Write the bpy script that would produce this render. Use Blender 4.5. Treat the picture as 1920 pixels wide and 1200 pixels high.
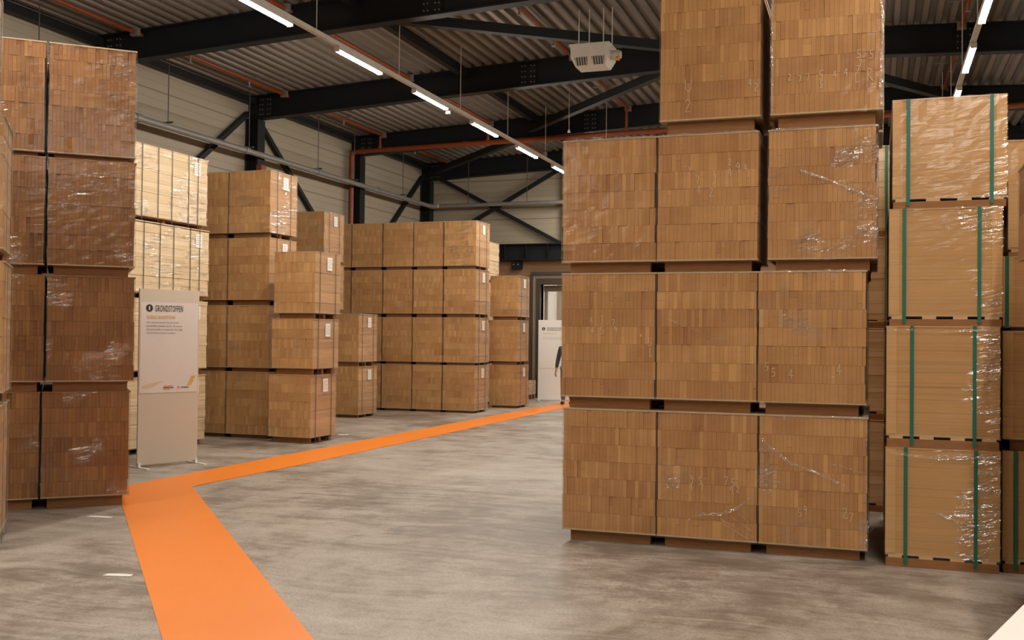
import bpy, math, random
import numpy as np
from mathutils import Vector, Matrix

for _o in list(bpy.data.objects):
    bpy.data.objects.remove(_o)
SC = bpy.context.scene
COL = SC.collection

# ------------------------------------------------------------------ camera
EYE = 1.65
F_PX, YAW, PITCH, ROLL = 1957.35, -0.33548801, 0.01600793, 0.01064024
fw = Vector((math.sin(YAW)*math.cos(PITCH), math.cos(YAW)*math.cos(PITCH), math.sin(PITCH)))
rt = Vector((math.cos(YAW), -math.sin(YAW), 0))
up = rt.cross(fw)
r2 = math.cos(ROLL)*rt + math.sin(ROLL)*up
u2 = -math.sin(ROLL)*rt + math.cos(ROLL)*up
cam = bpy.data.cameras.new('camera')
cam.sensor_fit = 'HORIZONTAL'; cam.sensor_width = 36.0
cam.lens = F_PX/1920*36.0
cam.clip_start = 0.05; cam.clip_end = 200
camo = bpy.data.objects.new('camera', cam); COL.objects.link(camo)
M = Matrix((r2, u2, -fw)).transposed().to_4x4()
M.translation = Vector((0, 0, EYE))
camo.matrix_world = M
SC.camera = camo

# ------------------------------------------------------------------ world, light level, view
LAMP = 275.0                      # radiance of the ceiling strip lights
LAMP_COLOR = (1.0, 0.90, 0.78)
world = bpy.data.worlds.new('world'); SC.world = world
world.use_nodes = True
world.node_tree.nodes['Background'].inputs[0].default_value = (0.02, 0.018, 0.016, 1)
world.node_tree.nodes['Background'].inputs[1].default_value = 0.3
SC.view_settings.view_transform = 'Standard'
SC.view_settings.look = 'None'
SC.view_settings.exposure = 0.0
SC.view_settings.gamma = 1.0
SC.view_settings.use_curve_mapping = False
cy = SC.cycles
cy.use_denoising = True
cy.max_bounces = 8; cy.diffuse_bounces = 5; cy.glossy_bounces = 3
cy.transparent_max_bounces = 16; cy.transmission_bounces = 2
cy.sample_clamp_indirect = 6.0
cy.caustics_reflective = False; cy.caustics_refractive = False
cy.use_light_tree = True

# ------------------------------------------------------------------ materials
def mat(name):
    m = bpy.data.materials.new(name); m.use_nodes = True
    nt = m.node_tree
    for n in list(nt.nodes): nt.nodes.remove(n)
    out = nt.nodes.new('ShaderNodeOutputMaterial')
    return m, nt, out
class G:
    """small node-graph helper"""
    def __init__(s, nt): s.nt = nt
    def n(s, t, **kw):
        nd = s.nt.nodes.new('ShaderNode'+t)
        for k, v in kw.items():
            if k.startswith('i_'):
                nd.inputs[k[2:]].default_value = v
            else: setattr(nd, k, v)
        return nd
    def l(s, a, b): s.nt.links.new(a, b)
    def noise(s, vec, scale, detail=4, rough=0.55, dist=0.0):
        nd = s.n('TexNoise'); nd.inputs['Scale'].default_value = scale
        nd.inputs['Detail'].default_value = detail; nd.inputs['Roughness'].default_value = rough
        nd.inputs['Distortion'].default_value = dist
        s.l(vec, nd.inputs['Vector']); return nd.outputs['Fac']
    def mapv(s, vec, scale=(1,1,1), rot=(0,0,0), loc=(0,0,0)):
        nd = s.n('Mapping'); nd.inputs['Scale'].default_value = scale
        nd.inputs['Rotation'].default_value = rot; nd.inputs['Location'].default_value = loc
        s.l(vec, nd.inputs['Vector']); return nd.outputs[0]
    def ramp(s, fac, stops):
        nd = s.n('ValToRGB'); cr = nd.color_ramp
        while len(cr.elements) < len(stops): cr.elements.new(0.5)
        for e, (p, c) in zip(cr.elements, stops):
            e.position = p; e.color = (*c, 1) if len(c) == 3 else c
        s.l(fac, nd.inputs[0]); return nd.outputs[0]
    def math(s, op, a, b=None, c=None, clamp=False):
        nd = s.n('Math', operation=op); nd.use_clamp = clamp
        for i, x in enumerate((a, b, c)):
            if x is None: continue
            if isinstance(x, (int, float)): nd.inputs[i].default_value = x
            else: s.l(x, nd.inputs[i])
        return nd.outputs[0]
    def mix(s, fac, a, b, blend='MIX'):
        nd = s.n('Mix', data_type='RGBA', blend_type=blend)
        for i, x in ((0, fac), (6, a), (7, b)):
            if isinstance(x, (int, float)): nd.inputs[i].default_value = x
            elif isinstance(x, tuple): nd.inputs[i].default_value = (*x, 1)
            else: s.l(x, nd.inputs[i])
        return nd.outputs[2]
    def bump(s, h, strength=0.3, dist=0.01):
        nd = s.n('Bump'); nd.inputs['Distance'].default_value = dist
        if isinstance(strength, (int, float)): nd.inputs['Strength'].default_value = strength
        else: s.l(strength, nd.inputs['Strength'])
        s.l(h, nd.inputs['Height']); return nd.outputs[0]
def simple(name, col, rough=0.6, metal=0.0, var=0.12, scale=6.0, bump=0.0, stretch=(1,1,1), spec=0.5):
    m, nt, out = mat(name); g = G(nt)
    p = g.n('BsdfPrincipled'); tc = g.n('TexCoord')
    v = g.mapv(tc.outputs['Object'], stretch)
    nz = g.noise(v, scale)
    c = g.mix(nz, tuple(x*(1-var) for x in col), tuple(min(1, x*(1+var)) for x in col))
    g.l(c, p.inputs['Base Color'])
    p.inputs['Roughness'].default_value = rough; p.inputs['Metallic'].default_value = metal
    p.inputs['Specular IOR Level'].default_value = spec
    if bump: g.l(g.bump(nz, bump), p.inputs['Normal'])
    g.l(p.outputs[0], out.inputs[0])
    return m
def emis(name, col, k):
    m, nt, out = mat(name); g = G(nt)
    e = g.n('Emission'); e.inputs[0].default_value = (*col, 1); e.inputs[1].default_value = k
    g.l(e.outputs[0], out.inputs[0]); return m
def board_mat(name, dark, light, lines=0.0, grain=0.25, rough=0.62, linescale=60):
    """timber: 'tone' per board, grain along the boards, optional fine sheet lines"""
    m, nt, out = mat(name); g = G(nt)
    p = g.n('BsdfPrincipled'); tc = g.n('TexCoord'); at = g.n('Attribute', attribute_name='tone')
    oi = g.n('ObjectInfo')
    cmb = g.n('CombineXYZ'); g.l(g.math('MULTIPLY', oi.outputs['Random'], 31.0), cmb.inputs[0]); g.l(g.math('MULTIPLY', oi.outputs['Random'], 17.0), cmb.inputs[2])
    add = g.n('VectorMath', operation='ADD'); g.l(tc.outputs['Object'], add.inputs[0]); g.l(cmb.outputs[0], add.inputs[1])
    v = add.outputs[0]
    fine = g.noise(g.mapv(v, (1, 1, 1)), 34, 5, 0.7)
    big = g.noise(g.mapv(v, (1, 0.5, 1.6)), 2.6, 3)
    t = g.math('ADD', at.outputs['Fac'], g.math('MULTIPLY', g.math('SUBTRACT', fine, 0.5), grain*2))
    t = g.math('ADD', t, g.math('MULTIPLY', g.math('SUBTRACT', big, 0.5), 0.7), clamp=True)
    c = g.mix(t, dark, light)
    h = fine
    if lines:
        ln = g.noise(g.mapv(v, (0.25, 0.25, linescale)), 1.0, 3, 0.8)
        lr = g.ramp(ln, [(0.36, (0.55,)*3), (0.5, (1,)*3)])
        c = g.mix(lines, c, lr, 'MULTIPLY'); h = ln
    g.l(c, p.inputs['Base Color']); p.inputs['Roughness'].default_value = rough
    p.inputs['Specular IOR Level'].default_value = 0.3
    g.l(g.bump(h, 0.25, 0.004), p.inputs['Normal'])
    g.l(p.outputs[0], out.inputs[0]); return m
def film_mat(name, haze, gloss, tint=(0.97, 0.97, 0.97)):
    m, nt, out = mat(name); g = G(nt)
    tc = g.n('TexCoord'); oi = g.n('ObjectInfo')
    wr = g.n('Attribute', attribute_type='OBJECT', attribute_name='wrinkle')
    cmb = g.n('CombineXYZ')
    for i, k in enumerate((23.0, 41.0, 13.0)): g.l(g.math('MULTIPLY', oi.outputs['Random'], k), cmb.inputs[i])
    add = g.n('VectorMath', operation='ADD'); g.l(tc.outputs['Object'], add.inputs[0]); g.l(cmb.outputs[0], add.inputs[1])
    v = add.outputs[0]
    # diagonal pull of the film
    vd = g.mapv(v, (1, 1, 1), (0, math.radians(9), 0))
    patch = g.noise(vd, 1.9, 2)
    bs = g.n('Attribute', attribute_type='OBJECT', attribute_name='bias')
    sx_ = g.n('SeparateXYZ'); g.l(tc.outputs['Object'], sx_.inputs[0])
    patch = g.math('ADD', patch, g.math('MULTIPLY', bs.outputs['Fac'], sx_.outputs[0]))
    thr = g.math('SUBTRACT', 0.72, g.math('MULTIPLY', wr.outputs['Fac'], 0.30))
    mask = g.math('MULTIPLY', g.math('SUBTRACT', patch, thr), 9.0, clamp=True)
    w1 = g.noise(g.mapv(vd, (0.6, 0.6, 3.6)), 7.5, 2, 0.5, 0.4)
    w2 = g.noise(vd, 30, 2, 0.5)
    hh = g.math('ADD', g.math('MULTIPLY', w1, 1.0), g.math('MULTIPLY', w2, 0.16))
    st = g.math('ADD', g.math('MULTIPLY', mask, 0.80), 0.075, clamp=True)
    nrm = g.bump(hh, st, 0.04)
    streak = g.noise(g.mapv(vd, (0.9, 0.9, 26.0)), 1.0, 5, 0.7)
    sm = g.math('MULTIPLY', g.math('SUBTRACT', streak, 0.5), 5.0, clamp=True)
    hz = g.math('MULTIPLY', g.math('ADD', g.math('MULTIPLY', sm, 0.9), 0.35), haze)
    hz = g.math('ADD', hz, g.math('MULTIPLY', mask, haze*0.3), clamp=True)
    tr = g.n('BsdfTransparent'); tr.inputs[0].default_value = (*tint, 1)
    df = g.n('BsdfDiffuse'); df.inputs[0].default_value = (0.86, 0.84, 0.82, 1); g.l(nrm, df.inputs['Normal'])
    gl = g.n('BsdfGlossy'); gl.inputs['Roughness'].default_value = 0.17; g.l(nrm, gl.inputs['Normal'])
    gl.inputs[0].default_value = (1, 1, 1, 1)
    m1 = g.n('MixShader'); g.l(hz, m1.inputs[0]); g.l(tr.outputs[0], m1.inputs[1]); g.l(df.outputs[0], m1.inputs[2])
    sp_ = g.noise(g.mapv(vd, (0.7, 0.7, 4.0)), 4.5, 3, 0.6)
    sp2 = g.math('MULTIPLY', g.math('SUBTRACT', sp_, 0.46), 8.0, clamp=True)
    gf = g.math('ADD', g.math('MULTIPLY', g.math('MULTIPLY', mask, sp2), gloss*1.15), 0.028)
    m2 = g.n('MixShader'); g.l(gf, m2.inputs[0]); g.l(m1.outputs[0], m2.inputs[1]); g.l(gl.outputs[0], m2.inputs[2])
    g.l(m2.outputs[0], out.inputs[0]); return m

MT = {}
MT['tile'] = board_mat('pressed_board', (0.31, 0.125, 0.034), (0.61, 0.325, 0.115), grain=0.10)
MT['tile_shaded'] = board_mat('shaded_board', (0.185, 0.068, 0.016), (0.39, 0.18, 0.052), grain=0.12)  # same board stock, shade on the front left block put into its colour
MT['tile_far'] = board_mat('particle_board', (0.40, 0.19, 0.06), (0.68, 0.40, 0.165), grain=0.14)
MT['cream'] = board_mat('pale_softwood', (0.60, 0.42, 0.22), (0.86, 0.70, 0.47), lines=0.35, grain=0.10, linescale=22)
MT['sheet'] = board_mat('fibre_sheet', (0.45, 0.228, 0.072), (0.62, 0.36, 0.14), lines=0.42, grain=0.10, linescale=75)
MT['edge'] = simple('sheet_edge', (0.50, 0.36, 0.21), 0.7, var=0.2, scale=20)
MT['pallet'] = simple('pallet_timber', (0.27, 0.12, 0.040), 0.75, var=0.35, scale=8, stretch=(1, 1, 6))
MT['pallet_pale'] = simple('pale_pallet_timber', (0.62, 0.38, 0.17), 0.75, var=0.3, scale=8, stretch=(1, 1, 6))
MT['strap_green'] = simple('green_strap', (0.012, 0.13, 0.085), 0.4)
MT['strap_dark'] = simple('dark_strap', (0.045, 0.055, 0.055), 0.45)
MT['film'] = film_mat('stretch_film', 0.038, 0.20)
MT['film_side'] = film_mat('side_stretch_film', 0.19, 0.30, (0.90, 0.89, 0.88))
MT['fold'] = film_mat('bunched_film', 0.16, 0.34)
MT['paper'] = simple('paper', (0.80, 0.79, 0.76), 0.7, var=0.04)
MT['print'] = simple('grey_print', (0.30, 0.30, 0.31), 0.7)
MT['chalk'] = simple('chalk', (0.66, 0.53, 0.40), 0.9, var=0.1, scale=60)
MT['steel'] = simple('dark_painted_steel', (0.013, 0.015, 0.017), 0.5, var=0.2, scale=3, spec=0.22)
MT['bolt'] = simple('bolt_steel', (0.35, 0.34, 0.32), 0.4, 0.8)
MT['red'] = simple('red_pipe_paint', (0.23, 0.05, 0.012), 0.45, var=0.2, scale=5)
MT['galv'] = simple('galvanised_pipe', (0.30, 0.29, 0.28), 0.45, 0.35, var=0.2, scale=5)
MT['wire'] = simple('wire_steel', (0.10, 0.09, 0.08), 0.5, 0.3)
MT['deck'] = simple('roof_sheet', (0.245, 0.215, 0.185), 0.42, 0.25, var=0.18, scale=1.2)
MT['rail'] = simple('light_rail_paint', (0.62, 0.58, 0.52), 0.5)
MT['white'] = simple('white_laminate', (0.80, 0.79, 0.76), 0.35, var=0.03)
MT['signwhite'] = simple('white_board', (0.62, 0.545, 0.45), 0.5, var=0.03)
MT['poster'] = simple('poster_print', (0.72, 0.655, 0.62), 0.42, var=0.05, scale=3, bump=0.35)
MT['black'] = simple('black_ink', (0.02, 0.02, 0.025), 0.5)
MT['gold'] = simple('gold_ink', (0.72, 0.42, 0.10), 0.5)
MT['orange_ink'] = simple('orange_ink', (0.75, 0.25, 0.05), 0.5)
MT['greyink'] = simple('grey_ink', (0.30, 0.27, 0.26), 0.5)
MT['tube'] = emis('lit_diffuser', LAMP_COLOR, LAMP)
MT['tube2'] = emis('lit_passage_diffuser', (1.0, 0.93, 0.85), 120)
MT['heater'] = simple('heater_enamel', (0.60, 0.57, 0.50), 0.5)
MT['grille'] = simple('heater_grille', (0.06, 0.06, 0.055), 0.5)
MT['doorframe'] = simple('door_frame_paint', (0.060, 0.050, 0.040), 0.5)
MT['doorwood'] = simple('door_panel_paint', (0.30, 0.24, 0.17), 0.55)
MT['roomwhite'] = simple('passage_plaster', (0.78, 0.76, 0.73), 0.7, var=0.04)
MT['roomgrey'] = simple('passage_grey', (0.40, 0.41, 0.42), 0.6)

# panels of the hall walls: thin horizontal ribs
def wall_mat():
    m, nt, out = mat('ribbed_wall_panel'); g = G(nt)
    p = g.n('BsdfPrincipled'); tc = g.n('TexCoord')
    sp = g.n('SeparateXYZ'); g.l(tc.outputs['Object'], sp.inputs[0])
    z = g.math('FRACT', g.math('MULTIPLY', sp.outputs[2], 1/0.155))
    groove = g.math('LESS_THAN', g.math('ABSOLUTE', g.math('SUBTRACT', z, 0.5)), 0.055)
    zz = g.math('FRACT', g.math('MULTIPLY', sp.outputs[2], 1/1.085))
    joint = g.math('LESS_THAN', g.math('ABSOLUTE', g.math('SUBTRACT', zz, 0.5)), 0.012)
    nz = g.noise(g.mapv(tc.outputs['Object'], (0.4, 0.4, 1.5)), 1.5)
    c = g.mix(nz, (0.36, 0.315, 0.24), (0.43, 0.38, 0.295))
    c = g.mix(g.math('MULTIPLY', groove, 0.35), c, (0.24, 0.20, 0.15))
    c = g.mix(g.math('MULTIPLY', joint, 0.6), c, (0.14, 0.12, 0.09))
    g.l(c, p.inputs['Base Color']); p.inputs['Roughness'].default_value = 0.55
    g.l(g.bump(g.math('SUBTRACT', 1.0, groove), 0.4, 0.006), p.inputs['Normal'])
    g.l(p.outputs[0], out.inputs[0]); return m
MT['wall'] = wall_mat()
def brown_wall():
    m, nt, out = mat('brown_wall_board'); g = G(nt)
    p = g.n('BsdfPrincipled'); tc = g.n('TexCoord')
    nz = g.noise(g.mapv(tc.outputs['Object'], (0.5, 0.5, 2)), 3)
    g.l(g.mix(nz, (0.30, 0.165, 0.085), (0.38, 0.22, 0.12)), p.inputs['Base Color'])
    p.inputs['Roughness'].default_value = 0.65
    g.l(p.outputs[0], out.inputs[0]); return m
MT['brown'] = brown_wall()
def floor_mat():
    m, nt, out = mat('power_floated_concrete'); g = G(nt)
    p = g.n('BsdfPrincipled'); tc = g.n('TexCoord'); v = tc.outputs['Object']
    warp = g.n('TexNoise'); warp.inputs['Scale'].default_value = 0.35; warp.inputs['Detail'].default_value = 2
    g.l(v, warp.inputs['Vector'])
    sc_ = g.n('VectorMath', operation='SCALE'); sc_.inputs['Scale'].default_value = 1.0; g.l(warp.outputs['Color'], sc_.inputs[0])
    ad = g.n('VectorMath', operation='ADD'); g.l(v, ad.inputs[0]); g.l(sc_.outputs[0], ad.inputs[1]); vw = ad.outputs[0]
    big = g.noise(vw, 0.5, 8, 0.70)
    mid = g.noise(vw, 2.2, 10, 0.76, 0.2)
    st1 = g.noise(g.mapv(vw, (0.7, 6.5, 1), (0, 0, math.radians(17))), 1.0, 6, 0.7)
    st2 = g.noise(g.mapv(vw, (0.8, 9.0, 1), (0, 0, math.radians(-28))), 1.0, 6, 0.72)
    t = g.math('ADD', g.math('MULTIPLY', big, 0.40), g.math('MULTIPLY', mid, 0.30))
    t = g.math('ADD', t, g.math('MULTIPLY', st1, 0.14)); t = g.math('ADD', t, g.math('MULTIPLY', st2, 0.12))
    c = g.ramp(t, [(0.385, (0.14, 0.112, 0.087)), (0.445, (0.24, 0.202, 0.165)), (0.49, (0.385, 0.335, 0.285)), (0.57, (0.51, 0.46, 0.405))])
    # pale scrapes
    sc2 = g.noise(g.mapv(vw, (0.5, 16, 1), (0, 0, math.radians(-12))), 1.0, 3, 0.6)
    scr = g.math('MULTIPLY', g.math('SUBTRACT', sc2, 0.60), 9.0, clamp=True)
    c = g.mix(g.math('MULTIPLY', scr, 0.55), c, (0.52, 0.47, 0.41))
    for ang, th, sc_n in ((33, 0.70, 70), (-9, 0.70, 90), (-47, 0.71, 80)):
        s3 = g.noise(g.mapv(v, (0.55, sc_n*0.6, 1), (0, 0, math.radians(ang))), 1.0, 2, 0.5)
        gate = g.math('MULTIPLY', g.math('SUBTRACT', g.noise(g.mapv(v, (1, 1, 1), (0, 0, 0), (ang, 0, 0)), 0.9, 2), 0.5), 8.0, clamp=True)
        c = g.mix(g.math('MULTIPLY', gate, g.math('MULTIPLY', g.math('MULTIPLY', g.math('SUBTRACT', s3, th-0.03), 12.0, clamp=True), 0.75)), c, (0.60, 0.55, 0.49))
    gr = g.noise(v, 55, 3, 0.7)
    c = g.mix(g.math('MULTIPLY', g.math('SUBTRACT', 0.56, gr, clamp=True), 2.2, clamp=True), c, (0.16, 0.13, 0.10))
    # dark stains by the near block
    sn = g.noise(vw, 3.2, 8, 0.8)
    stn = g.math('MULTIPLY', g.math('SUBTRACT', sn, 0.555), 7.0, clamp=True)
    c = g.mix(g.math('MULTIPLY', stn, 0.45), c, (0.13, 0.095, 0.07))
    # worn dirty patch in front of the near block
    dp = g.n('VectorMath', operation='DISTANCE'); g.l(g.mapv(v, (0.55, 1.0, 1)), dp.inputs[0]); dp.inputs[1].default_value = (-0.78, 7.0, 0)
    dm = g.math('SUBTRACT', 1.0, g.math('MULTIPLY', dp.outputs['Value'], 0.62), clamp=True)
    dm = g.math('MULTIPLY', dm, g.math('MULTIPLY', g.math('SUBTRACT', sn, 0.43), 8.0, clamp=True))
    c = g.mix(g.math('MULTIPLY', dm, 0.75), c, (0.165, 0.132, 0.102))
    g.l(c, p.inputs['Base Color'])
    r = g.ramp(mid, [(0.3, (0.38,)*3), (0.7, (0.56,)*3)])
    g.l(r, p.inputs['Roughness']); p.inputs['Specular IOR Level'].default_value = 0.45
    g.l(g.bump(mid, 0.05, 0.01), p.inputs['Normal'])
    g.l(p.outputs[0], out.inputs[0]); return m
MT['floor'] = floor_mat()
def paint_mat():
    m, nt, out = mat('orange_floor_paint'); g = G(nt)
    p = g.n('BsdfPrincipled'); tc = g.n('TexCoord')
    nz = g.noise(tc.outputs['Object'], 1.1, 6, 0.6)
    g.l(g.mix(nz, (0.86, 0.215, 0.010), (0.94, 0.275, 0.026)), p.inputs['Base Color'])
    p.inputs['Roughness'].default_value = 0.42
    g.l(p.outputs[0], out.inputs[0]); return m
MT['orange'] = paint_mat()

# ------------------------------------------------------------------ mesh helpers
class MB:
    def __init__(s): s.v = []; s.f = []; s.m = []; s.t = []
    def quad(s, pts, mi=0, tone=0.5):
        k = len(s.v); s.v += [tuple(p) for p in pts]; s.f.append(tuple(range(k, k+len(pts)))); s.m.append(mi); s.t.append(tone)
    def hexa(s, c, mi=0, tone=0.5):
        k = len(s.v); s.v += [tuple(p) for p in c]
        for f in ((0,3,2,1),(4,5,6,7),(0,1,5,4),(1,2,6,5),(2,3,7,6),(3,0,4,7)):
            s.f.append(tuple(k+i for i in f)); s.m.append(mi); s.t.append(tone)
    def box(s, x0, x1, y0, y1, z0, z1, mi=0, tone=0.5):
        s.hexa([(x0,y0,z0),(x1,y0,z0),(x1,y1,z0),(x0,y1,z0),(x0,y0,z1),(x1,y0,z1),(x1,y1,z1),(x0,y1,z1)], mi, tone)
    def bar(s, p0, p1, w, h, upv=(0,0,1), mi=0, off=(0,0)):
        p0 = Vector(p0); p1 = Vector(p1); d = (p1-p0).normalized()
        sd = d.cross(Vector(upv)).normalized(); uu = sd.cross(d).normalized()
        o = sd*off[0] + uu*off[1]; c = []
        for p in (p0+o, p1+o):
            c += [p-sd*w/2-uu*h/2, p+sd*w/2-uu*h/2, p+sd*w/2+uu*h/2, p-sd*w/2+uu*h/2]
        s.hexa(c, mi)
    def cyl(s, p0, p1, r, n=12, mi=0, r1=None):
        p0 = Vector(p0); p1 = Vector(p1); d = (p1-p0).normalized(); r1 = r if r1 is None else r1
        a = d.cross(Vector((0,0,1)));
        if a.length < 1e-4: a = Vector((1,0,0))
        a.normalize(); b = d.cross(a); k = len(s.v)
        for p, rr in ((p0, r), (p1, r1)):
            for i in range(n):
                t = 2*math.pi*i/n; s.v.append(tuple(p + a*math.cos(t)*rr + b*math.sin(t)*rr))
        for i in range(n):
            j = (i+1) % n; s.f.append((k+i, k+j, k+n+j, k+n+i)); s.m.append(mi); s.t.append(0.5)
        s.f.append(tuple(k+n-1-i for i in range(n))); s.m.append(mi); s.t.append(0.5)
        s.f.append(tuple(k+n+i for i in range(n))); s.m.append(mi); s.t.append(0.5)
    def tube(s, pts, r, n=10, mi=0):
        for a, b in zip(pts[:-1], pts[1:]):
            s.cyl(a, b, r, n, mi)
    def build(s, name, mats, parent=None, smooth=False, loc=None):
        me = bpy.data.meshes.new(name)
        me.from_pydata(s.v, [], s.f); me.update()
        if not isinstance(mats, (list, tuple)): mats = [mats]
        for m in mats: me.materials.append(m)
        me.polygons.foreach_set('material_index', s.m)
        at = me.attributes.new('tone', 'FLOAT', 'FACE'); at.data.foreach_set('value', s.t)
        if smooth: me.polygons.foreach_set('use_smooth', [True]*len(me.polygons))
        o = bpy.data.objects.new(name, me); COL.objects.link(o)
        if parent: o.parent = parent
        if loc: o.location = loc
        return o
def recentre(o):
    """put a single-mesh thing's origin at its base"""
    n = len(o.data.vertices); a = np.empty(n*3); o.data.vertices.foreach_get('co', a); a = a.reshape(-1, 3)
    c = np.array([(a[:,0].min()+a[:,0].max())/2, (a[:,1].min()+a[:,1].max())/2, a[:,2].min()])
    o.data.vertices.foreach_set('co', (a-c).ravel()); o.data.update(); o.location = c; return o
def tag(o, label, cat, group=None, kind=None):
    o['label'] = label; o['category'] = cat
    if group: o['group'] = group
    if kind: o['kind'] = kind
    return o
def empty(name, loc, rz=0.0):
    o = bpy.data.objects.new(name, None); COL.objects.link(o)
    o.location = loc; o.rotation_euler = (0, 0, rz); o.empty_display_size = 0.2; return o

# ------------------------------------------------------------------ setting
XW, YB = -12.13, 27.1          # inner faces of left wall and back wall
XR, YF = 8.1, -9.0
XRIDGE = -2.0
def zb(x):                     # underside of the roof beams
    return 6.0 + 0.046*(min(x, XRIDGE)+12.1) - 0.046*max(0.0, x-XRIDGE)
BD = 0.48
def zd(x): return zb(x)+BD     # underside of the roof sheet

b = MB(); b.quad([(XW-0.2, YF-0.2, 0), (XR+0.2, YF-0.2, 0), (XR+0.2, YB+6, 0), (XW-0.2, YB+6, 0)])
tag(b.build('floor', MT['floor']), 'grey brown mottled concrete floor of the warehouse', 'floor', kind='structure')
b = MB(); b.box(XW-0.2, XW, YF, YB+0.2, 0, 7.2)
tag(b.build('wall_left', MT['wall']), 'beige ribbed panel wall along the left behind the pale stacks', 'wall', kind='structure')
b = MB(); b.box(XR, XR+0.2, YF, YB+0.2, 0, 7.2)
tag(b.build('wall_right', MT['wall']), 'beige ribbed panel wall on the far right side of the hall', 'wall', kind='structure')
b = MB(); b.box(XW, XR, YF-0.2, YF, 0, 7.2)
tag(b.build('wall_front', MT['wall']), 'beige ribbed panel wall behind the photographer', 'wall', kind='structure')
b = MB(); b.box(XW, XR, YB, YB+0.2, 3.95, 7.2)
tag(b.build('wall_back', MT['wall']), 'beige ribbed end wall above the dark lintel beam', 'wall', kind='structure')
DX0, DX1, DZ = -8.61, -5.2, 3.08
b = MB(); b.box(XW, DX0, YB, YB+0.2, 0, 3.95); b.box(DX1, XR, YB, YB+0.2, 0, 3.95); b.box(DX0, DX1, YB, YB+0.2, DZ, 3.95)
tag(b.build('wall_back_lower', MT['brown']), 'brown lower end wall around the doorway', 'wall', kind='structure')
# passage beyond the doorway
b = MB()
x0, x1, y0, y1, zt = -10.6, -3.0, YB+0.2, YB+5.2, 4.0
b.quad([(x0,y1,0),(x1,y1,0),(x1,y1,zt),(x0,y1,zt)]); b.quad([(x0,y0,0),(x0,y1,0),(x0,y1,zt),(x0,y0,zt)])
b.quad([(x1,y0,0),(x1,y0,zt),(x1,y1,zt),(x1,y1,0)]); b.quad([(x0,y0,zt),(x0,y1,zt),(x1,y1,zt),(x1,y0,zt)])
b.box(-8.95, -8.80, y1-0.12, y1-0.01, 0, zt, 1); b.box(-9.7, -9.35, y1-0.1, y1-0.01, 0, zt, 2)
tag(b.build('wall_passage', [MT['roomwhite'], MT['roomgrey'], MT['doorwood']]), 'white wall of the bright passage beyond the doorway', 'wall', kind='structure')

# roof sheet with trapezoid ribs running along the hall
b = MB(); pit = 0.21; x = XW; prev = None
prof = [(0.0, 0.0), (0.075, 0.0), (0.10, 0.085), (0.185, 0.085)]
xs = []
while x < XR:
    for dx, dz in prof: xs.append((x+dx, dz))
    x += pit
xs.append((XR, 0.085))
for (xa, da), (xb, db) in zip(xs[:-1], xs[1:]):
    za, zc = zd(xa)+da, zd(xb)+db
    b.quad([(xa,YF,za),(xa,YB,za),(xb,YB,zc),(xb,YF,zc)])
tag(b.build('ceiling', MT['deck']), 'grey corrugated steel roof sheeting above the dark beams', 'ceiling', kind='structure')

def ribz(x):
    f = (x-XW) % pit
    return 0.0 if f < 0.075 else ((f-0.075)/0.025*0.085 if f < 0.1 else (0.085 if f < 0.185 else (0.21-f)/0.025*0.085))
# roof beams (I sections, sloping to the ridge), each with splice plates and bolts
def ibeam(b, p0, p1, depth, fwid=0.2, tf=0.022, tw=0.014):
    b.bar(p0, p1, fwid, tf, off=(0, -depth/2+tf/2)); b.bar(p0, p1, fwid, tf, off=(0, depth/2-tf/2))
    b.bar(p0, p1, tw, depth-2*tf)
BY = [-3.9, 0.55, 4.98, 9.41, 13.85, 18.3, 22.74, 26.93]
names = ['behind the photographer', 'above the photographer', 'above the nearest floor', 'above the near block of loads',
         'nearest the upper left corner', 'carrying the suspended heater in front of it', 'above the long red cross pipe', 'along the end wall']
for i, y in enumerate(BY):
    rows = []
    b = MB(); h = BD/2
    for xa, xb in ((XW, XRIDGE), (XRIDGE, XR)):
        ibeam(b, (xa, y, zb(xa)+h), (xb, y, zb(xb)+h), BD)
    o = tag(b.build('roof_beam', MT['steel']), 'dark steel roof beam '+names[i], 'roof beam', 'roof beams across the hall', 'structure')
    for xc in (XW+0.42, XRIDGE-4.1, 1.35):
        s = MB(); bb = MB()
        zc = zb(xc)+h
        s.box(xc-0.16, xc+0.16, y-0.035, y-0.008, zc-h+0.04, zc+h-0.04)
        pl = s.build('splice_plate', MT['steel'], o)
        for cx in (-0.12, -0.06, 0.06, 0.12):
            for cz in (-0.15, -0.05, 0.05, 0.15):
                bb.cyl((xc+cx, y-0.035, zc+cz), (xc+cx, y-0.055, zc+cz), 0.013, 6)
        bb.build('bolts', MT['bolt'], pl)['label'] = 'bright bolt heads'
# eave tube, ridge and side tubes running along the hall
def run(name, label, cat, group, p0, p1, w, h, m='steel'):
    b = MB(); b.bar(p0, p1, w, h); return tag(b.build(name, MT[m]), label, cat, group, 'structure')
for k, (xx, nm) in enumerate(((XW+0.14, 'along the top of the left wall'), (-7.35, 'under the roof sheet beside the light line'), (XRIDGE, 'under the ridge of the roof'), (3.2, 'under the right slope of the roof'))):
    run('roof_tube', 'dark steel tube '+nm, 'roof tube', 'tubes running along the roof', (xx, YF, zd(xx)-0.10), (xx, YB, zd(xx)-0.10), 0.12, 0.14)
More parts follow.
